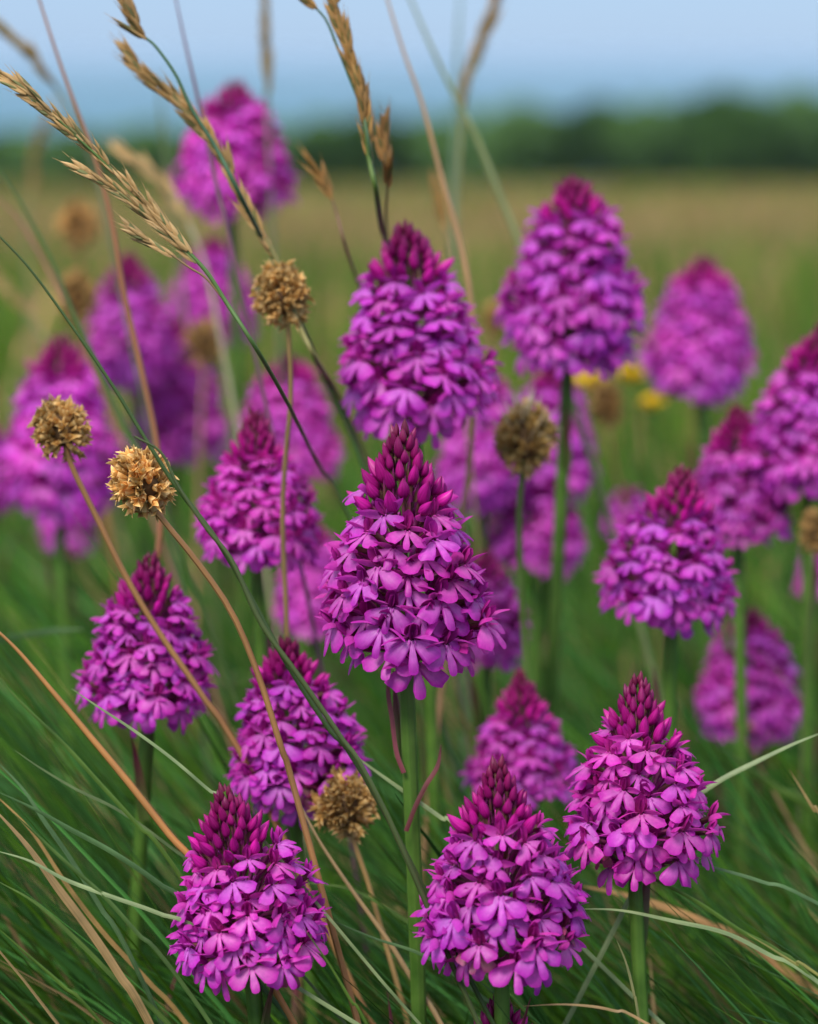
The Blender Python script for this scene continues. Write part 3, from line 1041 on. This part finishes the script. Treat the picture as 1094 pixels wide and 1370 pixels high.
def culm(root_name, label, cat, pts_px, d, wpx, color, spk=None, group='flowering grass stems', dz=0, seed=0, tint=(1, 1, 1), sscale=1.0, to_ground=True):
    """a thin grass stem through photo pixels (tip first), with spikelets: list of (t0, t1, count, spread)"""
    r = random.Random(500 + seed)
    n = len(pts_px)
    W = [P(q[0], q[1], d + dz * i / max(1, n - 1) + (q[2] if len(q) > 2 else 0)) for i, q in enumerate(pts_px)]
    if to_ground:
        last, dirv = W[-1], (W[-1] - W[-2])
        W += extend(last, dirv)
    root = empty(root_name, (W[-1].x, W[-1].y, 0), label, cat, group)
    pts = bez(W, 60)
    rad = wpx * .62 * d / FX
    mb = MB()
    loc = [p - root.location for p in pts]
    mb.tube(loc, [rad * (.45 + .75 * min(1, i / 25)) for i in range(60)], 7)
    o = obj('stalk', mb.build('stalk', [M_culm]), root)
    o.color = color
    if spk:
        seg = [0]
        for a, b in zip(loc, loc[1:]): seg.append(seg[-1] + (b - a).length)

        def at(y):
            # arclength position in metres
            for i in range(59):
                if seg[i + 1] >= y:
                    u = (y - seg[i]) / (seg[i + 1] - seg[i] + 1e-9)
                    return loc[i].lerp(loc[i + 1], u), (loc[i] - loc[i + 1]).normalized()
            return loc[-1], (loc[-2] - loc[-1]).normalized()
        for (a, b, cnt, spread) in spk:       # px along the stem from its tip
            for q in range(cnt):
                y = (a + (b - a) * (q + .5) / cnt + r.uniform(-3, 3)) * d / FX
                p, tdir = at(max(0, y))
                side = tdir.orthogonal().normalized()
                side.rotate(Matrix.Rotation(r.uniform(0, 6.28), 3, tdir))
                dv = (tdir + side * spread * r.uniform(.5, 1.3)).normalized()
                off = side * rad * .8
                m = Matrix.Translation(p + off) @ Vector((1, 0, 0)).rotation_difference(dv).to_matrix().to_4x4() @ Matrix.Rotation(r.uniform(0, 6.28), 4, 'X') @ Matrix.Scale(1.18 * sscale * r.uniform(.8, 1.1), 4)
                so = obj('spikelet', SPK[r.randrange(4)], root, m)
                j = r.uniform(.75, 1.15)
                so.color = (j * tint[0], j * tint[1], j * tint[2], 1)
    return root


CG = (.09, .17, .045, 1)
culm('flowering_grass', 'sharp drooping straw-coloured panicle arching from the upper left edge over the left seedheads', 'grass stem',
     [(-4, 98), (50, 135), (110, 190), (150, 228), (200, 280), (240, 325), (275, 362), (303, 405), (345, 470), (385, 540, .04), (425, 620, .12), (480, 720, .14)], .79, 4, CG,
     [(0, 165, 16, .15), (170, 215, 3, .30), (240, 330, 9, .15), (330, 375, 6, .2)], seed=1, sscale=.86)
culm('flowering_grass', 'side branch of spikelets hanging left of the sharp drooping panicle', 'grass stem',
     [(124, 236), (160, 258), (200, 290), (235, 325), (262, 352)], .79, 2.5, (.2, .2, .08, 1), [(0, 130, 11, .12)], seed=2, to_ground=False, sscale=.9)
culm('flowering_grass', 'short low spray of spikelets under the tip of the drooping panicle', 'grass stem',
     [(190, 317), (225, 338), (252, 357), (275, 372), (300, 402)], .79, 2, (.25, .16, .08, 1), [(0, 60, 6, .12)], seed=3, to_ground=False, sscale=.75)
culm('flowering_grass', 'soft tan panicle crossing in front of the highest orchid', 'grass stem',
     [(178, 82), (215, 118), (245, 145), (280, 185), (305, 225), (320, 260), (345, 305), (372, 352), (398, 430), (424, 484), (455, 535, .09), (500, 640, .12), (530, 760, .12)], .88, 5, (.22, .20, .07, 1),
     [(0, 80, 10, .14), (85, 210, 17, .15), (230, 330, 9, .12)], seed=4, tint=(.95, .9, .8))
culm('flowering_grass', 'tan panicle tip entering at the top left above a forked green stem', 'grass stem',
     [(152, -30), (170, 5), (190, 45), (208, 62), (235, 100), (256, 145), (290, 200), (318, 255), (350, 318, .02), (377, 365, .05), (402, 430, .06), (440, 520, .10), (500, 660, .12)], .86, 4, (.06, .13, .07, 1),
     [(0, 40, 8, .15), (40, 95, 14, .16)], seed=5, tint=(.85, .8, .75))
culm('flowering_grass', 'upright brown panicle on a green stem just above the upper central orchid', 'grass stem',
     [(443, -30), (452, 20), (466, 70), (482, 120), (488, 165), (494, 215), (503, 255), (510, 300, .03), (520, 340, .12), (535, 450, .14), (545, 640, .12), (548, 800, .08)], .87, 5, (.09, .15, .03, 1),
     [(0, 90, 12, .10), (90, 215, 18, .15), (215, 260, 4, .14)], seed=6, tint=(.8, .68, .5))
culm('flowering_grass', 'brown panicle tip at the top edge left of the upright brown panicle', 'grass stem',
     [(398, -30), (412, 0), (435, 25), (452, 65), (468, 105), (485, 150), (496, 210), (508, 300, .03), (520, 340, .12), (530, 450, .14), (538, 640, .12)], .87, 3.5, (.06, .12, .05, 1),
     [(0, 55, 8, .14)], seed=7, tint=(.75, .62, .42))
culm('flowering_grass', 'little brown branched spikelet on a thin reddish stem left of the upper central orchid', 'grass stem',
     [(424, 230), (440, 255), (450, 285), (462, 330), (476, 370, .04), (500, 440, .1), (530, 560, .1)], .92, 3, (.20, .10, .07, 1),
     [(0, 50, 6, .2)], seed=8, tint=(.85, .7, .5))
culm('flowering_grass', 'short upright brown spikelet right beside the upright panicle', 'grass stem',
     [(514, 180), (515, 215), (518, 250), (516, 290, .02), (520, 340, .09), (530, 450, .1), (540, 600, .1)], .90, 3, (.20, .14, .06, 1),
     [(0, 80, 9, .10)], seed=9, tint=(.75, .6, .42))
culm('flowering_grass', 'faint tan spikelet just right of the upper central orchid tip', 'grass stem',
     [(585, 262), (592, 300), (600, 340), (610, 420), (620, 520)], 1.1, 3, (.25, .18, .08, 1), [(0, 60, 8, .12)], seed=10, tint=(.8, .7, .5))
culm('flowering_grass', 'blurred tan panicle leaning right at the top, right of centre', 'grass stem',
     [(665, -10), (650, 40), (636, 85), (622, 130), (616, 190), (612, 260), (610, 400)], 1.22, 4, (.2, .2, .08, 1), [(0, 170, 26, .14)], seed=11, tint=(.8, .75, .62), sscale=1.2)
culm('flowering_grass', 'blurred greyish panicle hanging at the top above the highest orchid', 'grass stem',
     [(352, -20), (356, 30), (357, 90), (358, 150), (362, 260), (370, 400)], 1.2, 4, (.12, .15, .08, 1), [(0, 150, 20, .1)], seed=12, tint=(.6, .62, .5), sscale=1.1)
culm('flowering_grass', 'blurred grey-green panicle at the top left corner', 'grass stem',
     [(-10, 28), (30, 62), (62, 100), (95, 150), (130, 240), (160, 380)], 1.15, 4, (.12, .15, .08, 1), [(0, 130, 18, .1)], seed=13, tint=(.6, .62, .5), sscale=1.1)
culm('flowering_grass', 'blurred whitish panicle just left of the highest orchid', 'grass stem',
     [(172, 206), (205, 235), (232, 268), (255, 305), (275, 360), (300, 480)], 1.15, 4, (.4, .36, .25, 1), [(0, 130, 20, .22)], seed=14, tint=(1.3, 1.35, 1.4), sscale=1.0)
culm('flowering_grass', 'very blurred tan panicle against the green hedge at far left', 'grass stem',
     [(60, 160), (48, 200), (40, 250), (36, 330), (40, 450)], 1.6, 4, (.2, .2, .08, 1), [(0, 110, 16, .14)], seed=15, tint=(.8, .75, .62), sscale=1.2)
culm('flowering_grass', 'blurred pale panicle low at the left edge above the wide orchid', 'grass stem',
     [(-5, 372), (20, 400), (50, 440), (90, 520)], 1.4, 4, (.25, .25, .12, 1), [(0, 90, 12, .2)], seed=16, tint=(1, 1, .9), sscale=1.0)

# plain stems (no panicle)
PL = [
    ('leaning reddish brown stem from the top left edge, thick at its middle joint', [(46, -20), (75, 70), (100, 140), (128, 215), (150, 300), (165, 390), (190, 500), (210, 600), (214, 700), (206, 800)], .93, 5.5, (.30, .13, .06, 1)),
    ('thin purple stem slanting at the top left of the highest orchid', [(233, -10), (248, 60), (262, 120), (275, 180), (292, 260), (320, 380)], .95, 4, (.17, .08, .12, 1)),
    ('long tan stem slanting from the top centre to the right of the upper central orchid', [(515, -10), (540, 70), (565, 140), (590, 235), (610, 305), (625, 370), (634, 460), (630, 600), (610, 760)], .97, 5.5, (.40, .24, .12, 1)),
    ('blurred stem slanting right of the top centre, pink above and green below', [(545, -10), (580, 70), (612, 135), (640, 190), (672, 270), (700, 340), (745, 470)], 1.08, 6, (.20, .24, .10, 1)),
    ('dark green stem from the left edge running over the tattered seedhead to the centre', [(-5, 312), (40, 360), (95, 435), (150, 515), (195, 588), (235, 650), (285, 715), (330, 790), (385, 890), (440, 975), (500, 1060)], .785, 4.5, (.045, .085, .02, 1)),
    ('second dark green stem close beside it, frayed reddish at its upper end', [(180, 584), (215, 605), (238, 650), (275, 705), (310, 750), (350, 835), (400, 905), (455, 985), (515, 1085)], .78, 5, (.06, .085, .025, 1)),
    ('blurred green stem leaning from the left edge past the pair of seedheads', [(-5, 222), (30, 275), (70, 350), (98, 420), (130, 490), (170, 580), (220, 680)], .96, 5, (.07, .13, .03, 1)),
    ('thin pinkish stem slanting at the left edge above the first green stem', [(-5, 262), (25, 295), (55, 345), (85, 400), (120, 480)], 1.05, 4, (.28, .13, .09, 1)),
    ('orange-brown stalk from the left edge leaning down towards the lower left orchid', [(-10, 838), (25, 872), (70, 925), (120, 985), (170, 1045), (225, 1115), (300, 1210)], .80, 6.5, (.42, .19, .06, 1)),
    ('pale straw stalk running down from the brown seedhead between the front spikes', [(403, 1080), (430, 1130), (470, 1190), (520, 1260), (560, 1325), (600, 1390)], .84, 5, (.36, .24, .12, 1)),
    ('blurred grey-green stem upright at the top right of centre', [(616, -10), (612, 60), (610, 150), (606, 250), (610, 400)], 1.3, 5, (.12, .2, .12, 1)),
    ('blurred thin green stem beside the highest orchid on its left', [(212, 100), (218, 170), (228, 250), (240, 360)], 1.35, 5, (.12, .16, .06, 1)),
]
for i, (lab, pts, d, wp, c) in enumerate(PL):
    culm('grass_stalk', lab, 'grass stem', pts, d, wp, c, None, 'bare grass stems', seed=40 + i)

# ------------------------------------------------------------------ single grass blades that stand out


def blade(label, pts_px, d, wpx, color, dz=.0, fold=.35, seed=0, ground=True):
    """tip first"""
    r = random.Random(900 + seed)
    n = len(pts_px)
    W = [P(x, y, d + dz * i / (n - 1)) for i, (x, y) in enumerate(pts_px)]
    if ground:
        last, dirv = W[-1], (W[-1] - W[-2])
        W += extend(last, dirv)
    root = Vector((W[-1].x, W[-1].y, 0))
    pts = bez(W, 40)
    rows = []
    tw0, tw1 = r.uniform(-.5, .5), r.uniform(-.9, .9)
    for i, p in enumerate(pts):
        t = i / 39
        tg = (pts[min(39, i + 1)] - pts[max(0, i - 1)]).normalized()
        view = (p - camp).normalized()
        s = tg.cross(view).normalized()
        nn = s.cross(tg)
        a = tw0 + tw1 * t
        s2 = s * math.cos(a) + nn * math.sin(a)
        n2 = nn * math.cos(a) - s * math.sin(a)
        hw = wpx * .62 * d / FX * min(1, .10 + (t * 3.2) ** .8) / max(.75, math.cos(a))
        rows.append([p - s2 * hw - root, p + n2 * hw * fold * -1 - root, p + s2 * hw - root])
    mb = MB()
    mb.grid(rows, 0, [[(j / 2 * .9, i / 39) for j in range(3)] for i in range(40)])
    # back face gives the blade its thickness
    me = mb.build('grass_blade', [M_blade])
    o = obj('grass_leaf', me)
    o.location = root
    o.color = color
    tag(o, label, 'grass blade', 'grass blades that stand out')
    return o


BG = (.085, .165, .060, 1)
GG = (.080, .15, .022, 1)
PG = (.24, .31, .14, 1)
TN = (.33, .21, .09, 1)
BL = [
    ('pale-tipped fine green blade under the left-hand orchid pointing up left', [(95, 921), (130, 945), (180, 978), (230, 1015), (278, 1056), (340, 1110)], .80, 3.4, PG),
    ('long green blade starting at the left edge just below the orange-brown stalk', [(-6, 902), (30, 942), (85, 995), (135, 1050), (185, 1105), (240, 1170)], .80, 4.5, GG),
    ('thin green blade with a brown tip crossing behind the orange-brown stalk', [(20, 1004), (50, 1025), (100, 1055), (160, 1085), (230, 1135), (320, 1210)], .82, 3.2, (.10, .15, .05, 1)),
    ('wide blue-green blade from the left edge to the base of the lower left orchid', [(-6, 1058), (45, 1082), (95, 1110), (150, 1140), (212, 1182), (280, 1240)], .80, 5.5, BG),
    ('blue-green blade bending down steeply at the left edge', [(-8, 1015), (30, 1055), (60, 1100), (95, 1150), (135, 1215), (180, 1290)], .82, 5, BG),
    ('silvery green blade running almost level under the wide blue-green one', [(-6, 1138), (40, 1152), (90, 1178), (150, 1200), (212, 1222), (300, 1262)], .79, 4.5, PG),
    ('dark green blade with a purple tip in the lower left tangle', [(18, 1088), (50, 1118), (95, 1160), (140, 1200), (185, 1250), (240, 1310)], .79, 4.5, (.075, .14, .03, 1)),
    ('broad dry brown blade sweeping down at the lower left', [(-10, 1080), (35, 1130), (75, 1185), (120, 1245), (160, 1305), (205, 1380)], .80, 9, TN),
    ('orange tan blade beside the broad dry brown one', [(-10, 1060), (40, 1110), (90, 1185), (140, 1250), (200, 1315), (260, 1385)], .83, 5, (.40, .24, .08, 1)),
    ('fine bright green blade at the bottom left corner', [(-5, 1240), (40, 1280), (85, 1320), (140, 1375)], .78, 3.5, GG),
    ('green blade at the left edge above the bottom left corner', [(-5, 1178), (50, 1210), (110, 1265), (165, 1320), (230, 1375)], .81, 5, GG),
    ('blurred blue-green blade lying level at the left edge beside the left-hand orchid', [(112, 842), (60, 846), (0, 856), (-60, 870)], .98, 7, BG),
    ('pale green blade passing behind the central stem to the lower central orchid', [(465, 1004), (500, 1030), (545, 1062), (590, 1094), (640, 1130)], .83, 4.5, PG),
    ('fine green blade under the lower left orchid running to the bottom', [(405, 1240), (440, 1290), (470, 1340), (500, 1390)], .78, 3.2, GG),
    ('long pale green blade arching from the right edge down behind the lower right orchid', [(1100, 980), (1060, 996), (1010, 1020), (960, 1046), (915, 1080), (880, 1130)], .84, 5.5, PG),
    ('thick green blade from under the lower right orchid to the right edge', [(815, 1140), (860, 1168), (930, 1205), (990, 1245), (1040, 1272), (1100, 1325)], .81, 4.5, GG),
    ('silvery blade running nearly level right of the lower right orchid stem', [(768, 1216), (830, 1218), (900, 1232), (970, 1248), (1030, 1278), (1100, 1318)], .81, 4.5, PG),
    ('fine green blade nearly level towards the right edge', [(915, 1150), (960, 1162), (1020, 1180), (1100, 1212)], .82, 3.8, BG),
    ('soft orange-brown blade behind the lower right orchid stem', [(780, 1186), (830, 1196), (890, 1214), (950, 1238), (1010, 1270)], .90, 8, (.42, .22, .08, 1)),
    ('thin tan blade tip pointing up left near the right edge', [(1056, 1030), (1072, 1056), (1090, 1085), (1115, 1120)], .85, 3.2, (.35, .24, .09, 1)),
    ('yellowish fine blade in the lower right corner', [(1000, 1250), (1030, 1268), (1065, 1290), (1105, 1312)], .79, 3, (.30, .28, .08, 1)),
    ('thin brownish blade rising beside the stem at the bottom right', [(825, 1258), (838, 1290), (848, 1330), (858, 1385)], .79, 2.8, (.20, .20, .08, 1)),
    ('thin red-purple blade curving up between the central stem and lower central orchid', [(590, 996), (585, 1025), (570, 1050), (556, 1078), (543, 1112)], .823, 5, (.20, .055, .06, 1)),
    ('small red-purple pointed leaf just left of the top of the central stem', [(521, 893), (519, 925), (524, 960), (530, 1005), (540, 1034)], .822, 5, (.24, .06, .08, 1)),
    ('green blade running behind the bottom of the central stem to lower right', [(440, 1230), (500, 1255), (570, 1280), (640, 1330), (690, 1385)], .82, 4, BG),
    ('dark green blade crossing the gap below the two lower central orchids', [(395, 1180), (470, 1190), (540, 1230), (610, 1275), (680, 1330)], .86, 4.5, GG),
    ('pale brown thin blade along the bottom edge at right', [(700, 1346), (760, 1344), (820, 1352), (880, 1378)], .78, 3, TN),
    ('blurred wide green blade leaning behind the lower right orchid at the right', [(940, 985), (990, 1020), (1040, 1055), (1100, 1095)], .98, 8, GG),
]
for i, (lab, pts, d, wp, c) in enumerate(BL):
    blade(lab, pts, d, wp, c, seed=i, ground=i not in (11, 22, 23))

# ------------------------------------------------------------------ yellow flowers


def yellow(label, cx, cy, wpx, d, seed):
    r = random.Random(seed)
    c = P(cx, cy, d)
    root = empty('yellow_flower', (c.x, c.y, 0), label, 'flower', 'blurred yellow flowers behind the tall orchids')
    stem_tube(root, [Vector((c.x, c.y, -.01)), Vector((c.x + .004, c.y, c.z * .5)), c], .0014, M_stem, n=10)
    rr_ = wpx * .5 * d / FX / MM
    for q in range(6):
        m = MB()
        petal(m, rr_, rr_ * .8, 40, r.uniform(-10, 60), None, .4, 6, 4, 0, .4, .5, 0, q)
        obj('petal', m.build('petal', [M_yel]), root, Matrix.Translation(c - root.location) @ Matrix.Rotation(R(q * 60 + r.uniform(-8, 8)), 4, 'Z'))
    m = MB()
    m.tube([Vector((0, 0, -.002)), Vector((0, 0, .002)), Vector((0, 0, .005))], [.002, .004, .001], 8)
    obj('flower_centre', m.build('flower_centre', [M_yel]), root, Matrix.Translation(c - root.location))


yellow('yellow flower left of the blurred dark brown seedhead', 786, 513, 56, 1.42, 1)
yellow('yellow flower right of the blurred dark brown seedhead', 843, 506, 58, 1.40, 2)
yellow('lowest yellow flower, beside the blurred lone orchid at right', 872, 541, 40, 1.40, 3)
